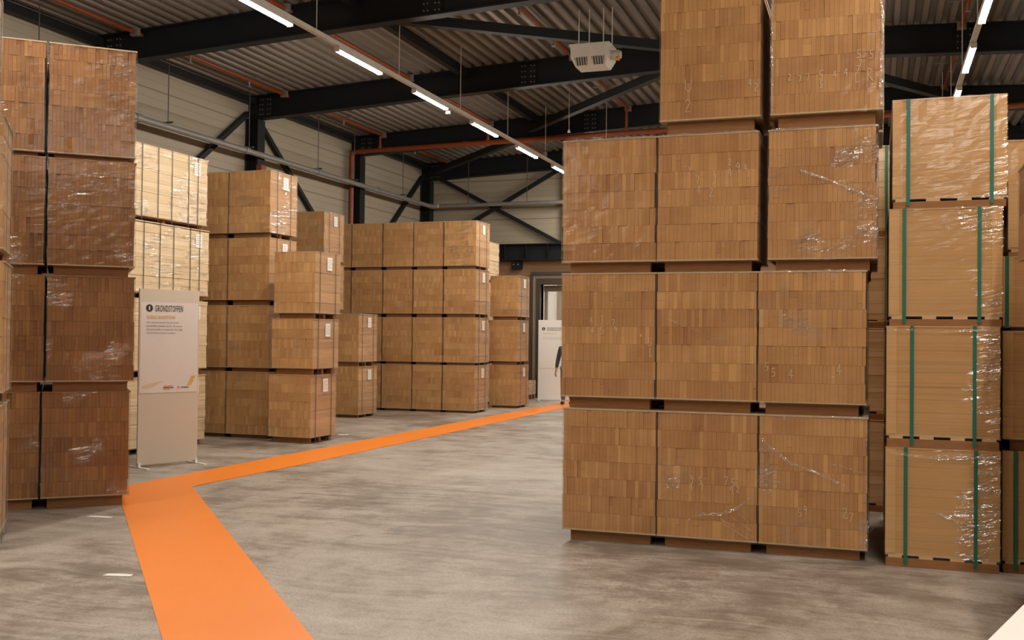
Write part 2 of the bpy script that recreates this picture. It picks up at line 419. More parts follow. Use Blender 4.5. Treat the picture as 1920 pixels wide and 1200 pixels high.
# wall columns
for i, y in enumerate(BY[3:]):
    nm = ['beside the near left stacks', 'behind the front left stack', 'standing behind the pale top loads', 'with a red pipe running down it', 'in the far corner of the hall'][i]
    b = MB()
    for xo in (0.03, 0.29): b.box(XW+xo, XW+xo+0.02, y-0.13, y+0.13, 0, zb(XW))
    b.box(XW+0.03, XW+0.3, y-0.008, y+0.008, 0, zb(XW)+0.1)
    tag(b.build('steel_column', MT['steel']), 'dark steel column '+nm, 'column', 'columns of the left wall', 'structure')
b = MB(); b.box(-7.98, -7.72, YB-0.22, YB-0.02, 4.18, 6.15)
tag(b.build('steel_column', MT['steel']), 'dark short steel column on the lintel beam of the end wall', 'column', None, 'structure')
# diagonal braces
XB_ = XW+0.075
for p0, p1, nm in (((XB_, 18.15, 6.12), (XB_, 14.0, 3.0), 'rising to the left side of the column behind the pale loads'),
               ((XB_, 18.45, 6.12), (XB_, 22.6, 3.05), 'falling to the right of the column behind the pale loads'),
               ((XB_, 26.8, 6.12), (XB_, 22.9, 3.0), 'falling from the far corner along the left wall')):
    b = MB(); b.bar(p0, p1, 0.09, 0.09); tag(b.build('wall_brace', MT['steel']), 'dark diagonal brace '+nm, 'brace', 'diagonal braces of the walls', 'structure')
for p0, p1, nm in (((-11.85, YB-0.14, 6.2), (-7.85, YB-0.14, 4.08), 'falling to the right across the end wall'),
               ((-7.9, YB-0.26, 6.25), (-11.85, YB-0.26, 4.1), 'rising to the right across the end wall')):
    b = MB(); b.bar(p0, p1, 0.10, 0.10); tag(b.build('wall_brace', MT['steel']), 'dark diagonal brace '+nm, 'brace', 'diagonal braces of the walls', 'structure')
for p0, p1, nm in (((-7.2, 13.9, 6.42), (-2.1, 18.25, 6.55), 'passing over the suspended heater'),
               ((-7.5, 22.6, 6.40), (-3.3, 18.4, 6.50), 'passing over the long red cross pipe'),
               ((-11.85, 26.85, 6.2), (-7.4, 22.85, 6.40), 'reaching the far corner column'),
               ((-1.3, 18.4, 6.50), (1.9, 22.6, 6.38), 'behind the right light line')):
    b = MB(); b.bar(p0, p1, 0.15, 0.15); tag(b.build('roof_brace', MT['steel']), 'dark diagonal roof brace '+nm, 'brace', 'diagonal braces of the roof', 'structure')
# lintel beam on the end wall
b = MB(); ibeam(b, (XW, YB-0.15, 3.955), (XR, YB-0.15, 3.955), 0.45, 0.28, 0.03, 0.02)
xx = XW+1.3
while xx < XR:
    b.box(xx-0.008, xx+0.008, YB-0.28, YB-0.155, 3.76, 4.15); xx += 0.62
tag(b.build('lintel_beam', MT['steel']), 'dark stiffened steel beam over the doorway on the end wall', 'beam', None, 'structure')
# door frame
dr = empty('door_1', (DX0, YB, 0)); tag(dr, 'wide doorway with dark frame in the end wall', 'doorway', kind='structure')
def dbox(name, m, *bx):
    b = MB()
    for q in bx: b.box(*q)
    return b.build(name, MT[m], dr)
W = DX1-DX0
dbox('door_frame', 'doorframe', (-0.27, -0.21, -0.14, 0, 0, 3.42), (-0.21, W+0.27, -0.14, 0, 3.34, 3.42), (W+0.21, W+0.27, -0.14, 0, 0, 3.34))
dbox('door_casing', 'doorwood', (-0.21, -0.11, -0.08, 0, 0, 3.34), (-0.11, W+0.11, -0.08, 0, 3.24, 3.34), (W+0.11, W+0.21, -0.08, 0, 0, 3.34))
dbox('door_track', 'doorframe', (-0.11, 0.0, -0.12, 0.2, 0, 3.24), (0.0, W, -0.12, 0.2, DZ-0.0, 3.24), (W, W+0.11, -0.12, 0.2, 0, 3.24))
dbox('door_rail', 'doorwood', (0.0, W, 0.22, 0.30, 2.90, 3.06), (0.02, 0.10, 0.22, 0.30, 0, 2.90))

# ------------------------------------------------------------------ pipes
def vsag(b, pts, r): b.tube(pts, r, 12)
RZ = 6.06
rs = lambda x: RZ + 0.0145*(x+12.0)
b = MB(); b.tube([(-11.95, 22.42, 0.0), (-11.95, 22.42, 5.98)], 0.055)
b.tube([(-11.95, 22.42, 5.98), (-11.91, 22.42, 6.05), (-11.8, 22.42, rs(-11.8)), (XR, 22.42, rs(XR)+0.0)], 0.058)
for xc in (-11.66, -9, -6.2, -3.4): b.cyl((xc-0.05, 22.42, rs(xc)), (xc+0.05, 22.42, rs(xc)), 0.072, 12)
rp = tag(recentre(b.build('red_main_pipe', MT['red'], smooth=False)), 'thick red sprinkler pipe running down a column and across the hall', 'pipe')
off = rp.location
for xr in (-11.2, -8.45, -5.2, -2.0, 1.28, 4.4):
    b = MB(); zt = zd(xr)-0.12
    b.tube([(xr, 22.42, rs(xr)), (xr, 22.42, zt)], 0.03); b.cyl((xr, 22.42, rs(xr)+0.03), (xr, 22.42, rs(xr)+0.09), 0.05)
    q = b.build('riser', MT['red'], rp); q.location = -off
for k, xr in enumerate((-11.2, -8.45, -5.2, -2.0, 1.28, 4.4)):
    b = MB(); z = zd(xr)-0.075
    b.tube([(xr, -8.5, z), (xr, 26.5, z)], 0.034, 8)
    nm = ['beside the left wall', 'left of the long light line', 'above the suspended heater', 'over the near block of loads', 'beside the right light line', 'at the right slope'][k]
    o = tag(recentre(b.build('red_branch_pipe', MT['red'])), 'thin red sprinkler pipe under the roof sheet '+nm, 'pipe', 'red sprinkler pipes along the roof')
    for y in BY[3:]:
        cl = MB(); cl.box(xr-0.07, xr+0.07, y-0.20, y-0.13, zb(xr)+BD-0.13, zb(xr)+BD-0.01)
        q = cl.build('pipe_clamp', MT['galv'], o); q.location = -o.location
    for y in (11.6, 15.1, 16.9, 20.6, 24.4):
        sp = MB()
        sp.box(xr-0.28, xr+0.28, y-0.01, y+0.01, z+0.03, z+0.05); sp.cyl((xr, y, z+0.03), (xr, y, z-0.12), 0.018, 8); sp.cyl((xr, y, z-0.12), (xr, y, z-0.13), 0.04, 8)
        q = sp.build('sprinkler_head', MT['galv'], o); q.location = -o.location
PX = XW+0.42
b = MB(); b.tube([(PX, YF+0.1, 5.27), (PX, 26.62, 5.25)], 0.058, 14)
b.cyl((PX, 26.60, 5.25), (PX+0.16, 26.66, 5.25), 0.07, 12)
for y in (11.5, 14.4, 17.6, 20.4, 23.4): b.cyl((PX, y-0.06, 5.26), (PX, y+0.06, 5.26), 0.072, 14)
o = tag(recentre(b.build('grey_pipe', MT['galv'])), 'long grey pipe hung along the left wall', 'pipe')
for y in (9.2, 12.2, 15.2, 17.7, 20.4, 22.1, 24.8):
    w_ = MB(); w_.tube([(PX, y, 5.32), (PX, y, zd(PX))], 0.009, 6); w_.box(PX-0.1, PX+0.1, y-0.02, y+0.02, 5.32, 5.345)
    q = w_.build('hanger_wire', MT['wire'], o); q.location = -o.location
b = MB(); b.tube([(PX+0.26, 26.64, 5.25), (XR-0.1, 26.64, 5.27)], 0.055, 14)
o = tag(recentre(b.build('grey_pipe', MT['galv'])), 'grey pipe hung across the end wall before the crossed braces', 'pipe')
for x in (-10.6, -8.9, -6.5, -3.0, 0.5):
    w_ = MB(); w_.tube([(x, 26.64, 5.30), (x, 26.64, zd(x))], 0.009, 6)
    q = w_.build('hanger_wire', MT['wire'], o); q.location = -o.location
e = MB(); e.cyl((PX+0.20, 26.64, 5.25), (PX+0.26, 26.64, 5.25), 0.05, 12); q = e.build('end_cap', MT['white'], o); q.location = -o.location; q['label'] = 'white end cap'
e = empty('junction_box', (XW+0.37, 18.22, 4.86)); tag(e, 'small orange junction box on the dark column above the pale top loads', 'junction box')
b = MB(); b.box(-0.06, 0.06, -0.09, 0.09, 0, 0.2); b.build('housing', MT['red'], e)
b = MB(); b.tube([(0.0, -0.05, 0), (0.0, -0.05, -0.7)], 0.01, 6); b.tube([(0, 0.05, 0), (0, 0.05, -0.7)], 0.01, 6); b.build('cable', MT['wire'], e)
e = empty('wall_box', (-9.28, YB-0.16, 3.50)); tag(e, 'small black box mounted under the lintel beam beside the doorway', 'wall box')
b = MB(); b.box(-0.13, 0.13, -0.05, 0.15, 0, 0.2); b.build('housing', MT['steel'], e)
b = MB(); b.cyl((-0.06, -0.05, 0.12), (-0.06, -0.065, 0.12), 0.02, 10); b.cyl((0.06, -0.05, 0.12), (0.06, -0.065, 0.12), 0.02, 10); b.build('lens', MT['galv'], e)

# ------------------------------------------------------------------ strip lights
LZ = 5.5
def light_line(x, y0s, pitch, n0, n1, ln, name, side):
    b = MB(); yA, yB = y0s+pitch*n0-0.4, min(26.9, y0s+pitch*n1+ln+0.3)
    b.box(x-0.032, x+0.032, yA, yB, LZ+0.035, LZ+0.09)
    r = tag(recentre(b.build('light_rail', MT['rail'])), 'pale rail carrying the '+name, 'light rail', 'light rails')
    for n in range(n0, n1+1):
        y = y0s+pitch*n-0.55
        if y > yB-0.2: break
        w_ = MB(); w_.tube([(x, y, LZ+0.09), (x, y, zd(x))], 0.007, 6); q = w_.build('hanger_wire', MT['rail'], r); q.location = -r.location
    for n in range(n0, n1+1):
        y = y0s+pitch*n
        if y+ln > 26.95: break
        t = empty('strip_light', (x, y, LZ-0.045))
        if n < 0: nm = f'lit white strip light of the {name}, number {-n} behind the frame top'
        else:
            ords = ['first', 'second', 'third', 'fourth', 'fifth', 'sixth', 'seventh', 'eighth', 'ninth', 'tenth', 'eleventh']
            nm = f'lit white strip light, {ords[n]} lamp of the {name} counted from the frame top'
        tag(t, nm, 'strip light', 'strip lights on the '+name)
        h = MB(); h.box(-0.040, 0.040, 0, ln, 0.026, 0.078); h.box(-0.040, 0.040, -0.012, 0, 0.0, 0.06); h.box(-0.040, 0.040, ln, ln+0.012, 0.0, 0.06)
        h.build('housing', MT['rail'], t)
        d = MB(); pr = [(-0.036, 0.026), (-0.034, 0.012), (-0.022, 0.003), (0.0, 0.0), (0.022, 0.003), (0.034, 0.012), (0.036, 0.026)]
        for (xa, za), (xb, zc) in zip(pr[:-1], pr[1:]): d.quad([(xa, 0, za), (xa, ln, za), (xb, ln, zc), (xb, 0, zc)])
        d.build('diffuser', MT['tube'], t)
light_line(-6.86, 9.935, 2.478, -7, 6, 1.28, 'long light line', 'l')
light_line(1.18, 12.25, 2.44, -8, 5, 1.33, 'right light line', 'r')
for k, (px_, py_) in enumerate(((-8.6, 29.6), (-5.6, 29.6))):
    t = empty('strip_light', (px_, py_, 3.88)); tag(t, 'lit strip light on the passage ceiling, '+('left' if k == 0 else 'right')+' one beyond the doorway', 'strip light')
    b = MB(); b.box(-0.75, 0.75, -0.06, 0.06, 0.05, 0.12); b.build('housing', MT['rail'], t)
    b = MB(); b.box(-0.72, 0.72, -0.05, 0.05, 0, 0.05); b.build('diffuser', MT['tube2'], t)
# smoke detector beside the lamp
e = tag(recentre((lambda b: (b.cyl((-6.86, 16.27, 5.41), (-6.86, 16.27, 5.47), 0.045, 14), b.cyl((-6.86, 16.27, 5.47), (-6.86, 16.27, 5.536), 0.012, 6), b)[2])(MB()).build('presence_sensor', MT['white'])), 'small round white sensor hanging at a lamp end of the long light line', 'sensor')
# more little hanging sensors in front of the red main
for x, y, nm in ((-6.1, 21.0, 'left'), (-5.6, 22.2, 'right')):
    b = MB(); z0 = 5.95; b.cyl((x, y, z0), (x, y, z0+0.06), 0.035, 12, r1=0.015); b.cyl((x, y, z0+0.06), (x, y, zd(x)+ribz(x)), 0.006, 6)
    tag(recentre(b.build('hanging_sensor', MT['rail'])), f'{nm} small pale sensor on a thin rod by the red cross pipe', 'sensor')

# ------------------------------------------------------------------ suspended heater
hx, hy, hz = -4.20, 15.75, 5.86
e = empty('unit_heater', (hx, hy, hz)); tag(e, 'pale grey suspended unit heater hanging before the roof beam', 'heater')
b = MB(); b.box(-0.30, 0.30, -0.22, 0.28, 0.14, 0.32); b.box(-0.32, 0.32, -0.24, 0.30, 0.30, 0.335)
b.hexa([(-0.24,-0.14,0.0),(0.24,-0.14,0.0),(0.24,0.2,0.0),(-0.24,0.2,0.0),(-0.30,-0.22,0.14),(0.30,-0.22,0.14),(0.30,0.28,0.14),(-0.30,0.28,0.14)])
b.build('casing', MT['heater'], e)
for s in (-1, 1):
    b = MB(); cx = 0.135*s
    b.quad([(cx-0.10,-0.225,0.125),(cx-0.085,-0.155,0.015),(cx+0.085,-0.155,0.015),(cx+0.10,-0.225,0.125)])
    q = b.build('grille', MT['grille'], e)
    f_ = MB()
    for k in range(5):
        xx = cx-0.08+0.04*k; f_.bar((xx,-0.232,0.13), (xx,-0.155,0.005), 0.008, 0.01)
    f_.build('grille_bars', MT['heater'], q)
b = MB(); b.cyl((0.30, 0.0, 0.18), (0.42, 0.0, 0.18), 0.075, 16); b.cyl((0.42, 0, 0.18), (0.45, 0, 0.18), 0.06, 16); b.build('fan_motor', MT['heater'], e)
b = MB(); b.cyl((0.39, -0.05, 0.11), (0.44, -0.05, 0.11), 0.035, 12); b.build('valve', MT['orange_ink'], e)
for sx in (-0.27, -0.1, 0.13, 0.27):
    b = MB(); b.cyl((sx, 0.15, 0.33), (sx, 0.15, zd(hx)-hz), 0.009, 6); b.build('hanger_rod', MT['rail'], e)

# ------------------------------------------------------------------ loads of boards on pallets
def straps_x(ys, w, z0, z1, ex=0.007):      # bands round the left and right faces
    out = []
    for y in ys:
        b = MB(); s = 0.0065
        for sx in (-1, 1):
            xa = sx*(w/2+ex); b.box(min(xa, xa+sx*0.002), max(xa, xa+sx*0.002), y-s, y+s, z0, z1+0.001)
        b.box(-w/2-ex, w/2+ex, y-s, y+s, z1, z1+0.0015); out.append(b)
    return out
def straps_y(xs_, d, z0, z1, ex=0.007):
    out = []
    for x in xs_:
        b = MB(); s = 0.0125
        b.box(x-s, x+s, -ex-0.002, -ex, z0, z1+0.001); b.box(x-s, x+s, d+ex, d+ex+0.002, z0, z1+0.001)
        b.box(x-s, x+s, -ex, d+ex, z1, z1+0.0015); out.append(b)
    return out
def film(w, d, z0, z1, rn, lip=0.07, res=0.055, jit=0.002, ex=0.005):
    """four wrapped sides plus the lip folded over the top"""
    b = MB(); nx = max(4, int(w/res)); ny = max(4, int(d/res)); nz = max(5, int((z1-z0)/res))
    ring = []
    for i in range(nx): ring.append((-w/2-ex+(w+2*ex)*i/nx, -ex, 0, -1))
    for i in range(ny): ring.append((w/2+ex, -ex+(d+2*ex)*i/ny, 1, 0))
    for i in range(nx): ring.append((w/2+ex-(w+2*ex)*i/nx, d+ex, 0, 1))
    for i in range(ny): ring.append((-w/2-ex, d+ex-(d+2*ex)*i/ny, -1, 0))
    n = len(ring)
    for k in range(nz+1):
        z = z0+(z1-z0)*k/nz
        for (x, y, nx_, ny_) in ring:
            j = rn.uniform(-0.3, 1)*jit
            b.v.append((x+nx_*j, y+ny_*j, z+(rn.uniform(-1, 1)*0.004 if k == nz else 0)))
    for (x, y, nx_, ny_) in ring:
        cx_ = max(-w/2+lip, min(w/2-lip, x)); cy_ = max(lip, min(d-lip, y))
        b.v.append((x+(cx_-x)*0.9, y+(cy_-y)*0.9, z1+rn.uniform(0.001, 0.003)))
    for k in range(nz+1):
        for i in range(n):
            j = (i+1) % n; b.f.append((k*n+i, k*n+j, (k+1)*n+j, (k+1)*n+i)); b.m.append(0); b.t.append(0.5)
    return b
def boards(style, w, d, z0, h, rn):
    b = MB()
    if style in ('tile', 'tile_shaded', 'tile_far'):
        nl = max(3, round(h/0.142)); lh = h/nl
        for k in range(nl):
            za = z0+k*lh; zc = za+lh-0.0012; dx = rn.uniform(-0.004, 0.004); base = rn.uniform(0.35, 0.62)
            dyl = rn.uniform(-0.002, 0.003)
            mode = rn.random(); pw = rn.choice((0.033, 0.033, 0.036, 0.030)) if style != 'tile_far' else 0.036
            x = -w/2+dx+0.004; xe = w/2+dx-0.004; alt = rn.random() < 0.35; i = 0
            run_, rt_ = 0, base
            while x < xe-0.01:
                if run_ <= 0: run_ = rn.randint(1, 7); rt_ = base+rn.uniform(-0.16, 0.16)
                run_ -= 1
                wd = min(pw*(2 if rn.random() < 0.05 else 1), xe-x)
                t = rt_+rn.uniform(-0.05, 0.05)+(0.22 if (alt and i % 3 == 0) else 0)+(0.30 if rn.random() < 0.055 else 0)
                yo = dyl+rn.uniform(-0.0012, 0.0012)+(0.007 if rn.random() < 0.05 else 0)
                if style == 'tile_shaded': yo += rn.choice((0, 0, 0, 0.006, -0.003))
                split = rn.random() < (0.30 if style == 'tile_shaded' else 0.06)
                if split:
                    zm = za+(zc-za)*rn.choice((0.33, 0.5, 0.66))
                    b.box(x, x+wd-0.0012, yo, d-yo, za, zm-0.0015, 0, t); b.box(x, x+wd-0.0012, yo+rn.uniform(-.003, .004), d-yo, zm, zc, 0, t+rn.uniform(-0.15, 0.15))
                else: b.box(x, x+wd-0.0012, yo, d-yo, za, zc, 0, t)
                x += wd; i += 1
    elif style == 'cream':
        z = z0
        while z < z0+h-0.02:
            lh = min(rn.choice((0.05, 0.075, 0.10, 0.12)), z0+h-z); dx = rn.uniform(-0.006, 0.006)
            b.box(-w/2+abs(dx), w/2+dx-0.002, 0.004+rn.uniform(0, 0.012), d-0.004-rn.uniform(0, 0.012), z, z+lh-0.002, 0, rn.uniform(0.3, 0.8)); z += lh
    else:   # sheets
        z = z0
        while z < z0+h-0.005:
            lh = min(rn.uniform(0.04, 0.16), z0+h-z); o = rn.uniform(0, 0.002)
            b.box(-w/2+o, w/2-o, o, d-o, z, z+lh-0.0006, 0, rn.uniform(0.42, 0.58)); z += lh
        for sx in (-1, 1):
            xa = sx*(w/2-0.035); b.box(xa-0.035, xa+0.035, -0.003, d+0.003, z0, z0+h, 0, 0.85)
    return b
def pallet(ph, w, d, kind, root):
    if kind == 'slotted':
        b = MB(); dz = 0.020
        for k in range(4):
            xa = -w/2+0.02+(w-0.04-0.095)*k/3; b.box(xa, xa+0.095, 0.0, d, ph-dz, ph, 0)
        p = b.build('pallet', MT['pallet_pale'], root)
        for y in (0.045, d/2, d-0.045):
            c = MB(); c.box(-w/2+0.004, w/2-0.004, y-0.045, y+0.045, 0, ph-dz); c.build('bearer', MT['pallet'], p)
    else:
        b = MB(); b.box(-w/2+0.05, w/2-0.05, 0.06, d-0.06, ph-0.014, ph-0.002)
        p = b.build('pallet', MT['pallet'], root)
        for y in (0.095, d/2, d-0.095):
            c = MB(); c.box(-w/2+0.055, w/2-0.055, y-0.03, y+0.03, 0, ph-0.014); c.build('bearer', MT['pallet'], p)
    return p
SEED = [0]
def load(x0, x1, yf, z0, ph, h, label, group, style='tile', d=0.8, rz=0.0, pk='closed', sx=(), sy=(), scol='strap_dark', sheet=0, wrap=0.5, pos=None, edge=True):
    SEED[0] += 1; rn = random.Random(SEED[0]*7+3)
    w = x1-x0
    loc = pos if pos else ((x0+x1)/2, yf)
    root = empty('pallet_load', (loc[0], loc[1], z0), rz)
    tag(root, label, 'pallet load', group)
    pallet(ph, w, d, pk, root)
    zA = ph; zB = ph+h
    b = MB(); b.box(-w/2, w/2, 0, d, zA, zA+0.012); b.build('base_sheet', MT['edge'], root)
    boards(style, w, d, zA+0.012, h-0.024, rn).build('board_bundle', MT[style], root)
    b = MB(); b.box(-w/2-0.003, w/2+0.003, -0.003, d+0.003, zB-0.012, zB); b.build('cover_sheet', MT['edge' if edge else style], root)
    for s in straps_x(sx, w, 0.02, zB): s.build('strap', MT[scol], root)
    for s in straps_y(sy, d, 0.02, zB): s.build('strap', MT[scol], root)
    if sheet:
        b = MB(); zc = zB-0.17; yc = d*0.55 if sheet == 1 else d*0.86
        b.box(w/2+0.0075, w/2+0.0085, yc-0.075, yc+0.075, zc-0.1, zc+0.1); q = b.build('label_sheet', MT['paper'], root)
        c = MB()
        for k in range(5): c.box(w/2+0.0086, w/2+0.0089, yc-0.055, yc+0.055-0.02*(k % 2), zc+0.06-0.03*k, zc+0.068-0.03*k)
        c.build('printed_lines', MT['print'], q)
    fb = film(w, d, zA-0.01, zB, rn)
    if style != 'cream':
        for i, q in enumerate(fb.f):
            xs4 = [fb.v[k][0] for k in q]
            if max(xs4)-min(xs4) < 0.012 and abs(xs4[0]) > w/2-0.01: fb.m[i] = 1
    f = fb.build('stretch_wrap', [MT['film'], MT['film_side']], root)
    f['wrinkle'] = wrap; f['bias'] = 0.75 if style == 'sheet' else 0.0
    return root
def digits(root, items):
    """chalk numerals on the front face: (x, z, glyph, size), root-local"""
    gl = {'1': [[(0.5, 0), (0.5, 1)]], '2': [[(0.1, 0.8), (0.4, 1), (0.8, 0.8), (0.1, 0), (0.9, 0)]], '4': [[(0.6, 0), (0.6, 1), (0.1, 0.35), (0.95, 0.35)]],
          '5': [[(0.9, 1), (0.25, 1), (0.2, 0.55), (0.8, 0.5), (0.75, 0.05), (0.1, 0)]], '7': [[(0.1, 1), (0.9, 1), (0.4, 0)]], '9': [[(0.85, 0.75), (0.5, 1), (0.2, 0.7), (0.5, 0.5), (0.85, 0.75), (0.7, 0)]],
          'U': [[(0.1, 1), (0.15, 0.2), (0.5, 0), (0.85, 0.2), (0.9, 1)]], 'J': [[(0.4, 1), (0.75, 1), (0.75, 0.1), (0.2, 0)]], 'L': [[(0.2, 1), (0.2, 0), (0.9, 0.05)]], 'R': [[(0.2, 0), (0.2, 1), (0.8, 0.8), (0.3, 0.5), (0.9, 0)]],
          '-': [[(0.1, 0.5), (0.9, 0.6)]], 'v': [[(0.1, 0.9), (0.5, 0.2), (0.9, 1)]]}
    for x, z, ch, s in items:
        b = MB()
        rn = random.Random(int(x*1000)+ord(ch[0]))
        for st in gl[ch]:
            pts = [(x+(px-0.5)*s*0.55+rn.uniform(-.002, .002), z+(pz-0.5)*s+rn.uniform(-.002, .002)) for px, pz in st]
            for a, c in zip(pts[:-1], pts[1:]): b.bar((a[0], -0.0085, a[1]), (c[0], -0.0085, c[1]), 0.0010, 0.0036, upv=(c[1]-a[1], 0.0, a[0]-c[0]))
        b.build('chalk_mark', MT['chalk'], root)['label'] = 'pale chalk numeral'
def fold(root, pts, width=0.03, seed=1, n=40, y=-0.016):
    """bunched ribbon of stretch film lying on the front face"""
    rn = random.Random(seed); P = [Vector((p[0], y, p[1])) for p in pts]; b = MB(); rows = []
    for i in range(n+1):
        t = i/n*(len(P)-1); k = min(int(t), len(P)-2); c = P[k].lerp(P[k+1], t-k); dr_ = (P[k+1]-P[k]).normalized(); nn = Vector((-dr_.z, 0, dr_.x))
        ww = width*(0.35+0.65*rn.random()); row = []
        for q in (-1, -0.4, 0.1, 0.5, 1):
            row.append(c+nn*ww*q+Vector((0, rn.uniform(-0.007, 0.002), 0))+dr_*rn.uniform(-.004, .004))
        rows.append(row)
    k0 = len(b.v)
    for r in rows: b.v += [tuple(p) for p in r]
    for i in range(n):
        for j in range(4):
            a = k0+i*5+j; b.f.append((a, a+1, a+6, a+5)); b.m.append(0); b.t.append(0.5)
    o = b.build('film_fold', MT['fold'], root); o['wrinkle'] = 1.0; o['bias'] = 0.0; o['label'] = 'bunched glinting film'; return o

LOADS = {}
# --- near block, right of centre
ROWN = ['bottom', 'second', 'third', 'top']
GR = 'brown board loads of the large near block'
rows = [(0, .085, .99), (1.075, .092, 1.008), (2.175, .088, 1.0), (3.263, .112, 1.02)]
XS = {0: [(-2.413, -1.642), (-1.634, -.854), (-.846, -.052)], 1: [(-2.434, -1.656), (-1.648, -.864), (-.858, -.065)],
      2: [(-2.436, -1.659), (-1.652, -.862), (-.789, .009)], 3: [None, (-1.636, -.849), (-.776, .045)]}
extra = {(0,0): 'with plain film', (0,1): 'with fan of film creases', (0,2): 'with bright diagonal film streak', (1,0): 'with dull film and chalk numerals',
         (1,1): 'with faint diagonal film crease', (1,2): 'with low chalk numerals', (2,0): 'forming its upper left corner', (2,1): 'with large chalk numerals', (2,2): 'with sparkling film streak',
         (3,1): 'left one at frame top', (3,2): 'right one at frame top'}
WRP = {(0,0): .10, (0,1): .42, (0,2): .72, (1,0): .12, (1,1): .25, (1,2): .40, (2,0): .12, (2,1): .15, (2,2): .55, (3,1): .12, (3,2): .25}
CN = ['left', 'middle', 'right']
for r in range(4):
    for c in range(3):
        q = XS[r][c]
        if not q: continue
        z0, ph, h = rows[r]
        LOADS[(r, c)] = load(q[0], q[1], 8.22, z0, ph, h, f'brown board load {extra[(r,c)]}, {ROWN[r]} row, {CN[c]} column, near block' if r < 3 else f'brown board load on top of near block, {extra[(r,c)]}', GR, 'tile', 0.8, wrap=WRP[(r, c)])
def dg(key, items):
    r = LOADS[key]; cx, _, cz = r.location; digits(r, [(x-cx, z-cz, ch, s) for x, z, ch, s in items])
def fd(key, pts, w=0.03, seed=1, n=40):
    r = LOADS[key]; cx, _, cz = r.location; fold(r, [(x-cx, z-cz) for x, z in pts], w, seed, n)
dg((3,2), [(-.63,3.66,'2',.05),(-.56,3.64,'7',.05),(-.5,3.65,'7',.05),(-.4,3.66,'5',.07),(-.4,3.59,'5',.05),(-.3,3.66,'4',.06),(-.22,3.67,'4',.06),(-.14,3.68,'7',.06),(-.14,3.62,'L',.07),(-.05,3.64,'R',.10),(-.13,3.80,'5',.06),(-.12,3.73,'7',.05),(-.04,3.79,'5',.06)])
dg((3,1), [(-1.41,3.65,'U',.10),(-1.41,3.49,'2',.10),(-.93,3.64,'4',.05),(-.88,3.60,'2',.06),(-1.15,3.70,'-',.04)])
dg((2,1), [(-1.43,3.01,'-',.04),(-1.39,2.99,'v',.05),(-1.33,2.90,'7',.06),(-1.32,2.82,'4',.06),(-1.20,2.90,'J',.07),(-1.22,2.80,'2',.07),(-1.08,3.03,'2',.05),(-1.08,2.95,'4',.06),(-1.02,2.98,'9',.08),(-.96,2.98,'4',.06)])
dg((1,0), [(-2.18,1.79,'4',.06),(-2.17,1.71,'4',.06),(-2.10,1.79,'J',.07),(-2.09,1.71,'5',.06),(-2.0,1.77,'7',.05),(-1.98,1.71,'9',.06),(-1.77,1.67,'v',.04),(-1.70,1.62,'5',.06),(-1.69,1.54,'L',.07)])
dg((0,1), [(-1.36,.55,'9',.06),(-1.36,.49,'4',.06),(-1.29,.54,'5',.06),(-1.28,.49,'7',.05),(-1.09,.55,'7',.06),(-1.04,.54,'5',.06),(-1.05,.48,'9',.06),(-1.0,.49,'2',.05)])
dg((0,2), [(-.5,.36,'9',.07),(-.54,.34,'5',.06),(-.21,.36,'2',.08),(-.17,.33,'7',.06)])
dg((1,2), [(-.79,1.44,'5',.06),(-.74,1.40,'5',.06),(-.61,1.39,'4',.08),(-.26,1.43,'4',.08),(-.30,1.37,'-',.05)])
fd((0,2), [(-.83,.90),(-.72,.80),(-.62,.72),(-.42,.65),(-.20,.56)], .016, 3, 60)
fd((0,2), [(-.30,.72),(-.07,.66)], .010, 4, 24)
fd((0,1), [(-1.40,.22),(-1.30,.28),(-1.14,.29),(-1.01,.34),(-.88,.45)], .016, 5, 50)
for k, (a, c) in enumerate((((-1.14,.26),(-.88,.13)), ((-1.05,.28),(-.88,.17)), ((-1.0,.31),(-.88,.21)), ((-1.10,.22),(-.93,.12)))): fd((0,1), [a, c], .007, 10+k, 24)
fd((2,2), [(-.55,2.94),(-.32,2.85),(-.15,2.77),(0.0,2.70)], .012, 6, 50)
fd((1,1), [(-1.60,1.82),(-1.40,1.74),(-1.1,1.63)], .006, 7, 40)
fd((3,2), [(.030,4.36),(.035,3.95),(.028,3.6),(.030,3.39)], .016, 31, 60)
fd((3,2), [(-.765,4.36),(-.768,3.9),(-.762,3.39)], .012, 32, 60)
fd((2,0), [(-2.42,3.262),(-2.0,3.266),(-1.68,3.262)], .008, 33, 50)
fd((2,1), [(-1.64,3.262),(-1.2,3.266),(-.87,3.262)], .008, 34, 50)
fd((2,2), [(-.77,3.262),(-.4,3.266),(0.0,3.262)], .009, 35, 50)
fd((0,2), [(-.45,1.073),(-.2,1.074),(-.06,1.072)], .010, 36, 40)
fd((1,2), [(-.84,2.174),(-.4,2.176),(-.07,2.172)], .007, 37, 40)
fd((0,2), [(-.06,1.0),(-.062,.6),(-.06,.12)], .007, 38, 60)
fd((2,2), [(0.0,3.2),(.003,2.8),(0.0,2.35)], .007, 39, 60)
# the row just behind the near block, showing as a sliver at its right edge
for r in range(4):
    q = XS[r][2]; z0, ph, h = rows[r]
    load(q[0]+.0, q[1]+0.0, 9.12, z0, ph, h, f'brown board load hidden behind the right column of near block, {ROWN[r]} level', 'loads behind the near block', 'tile', 0.8, wrap=0.3)
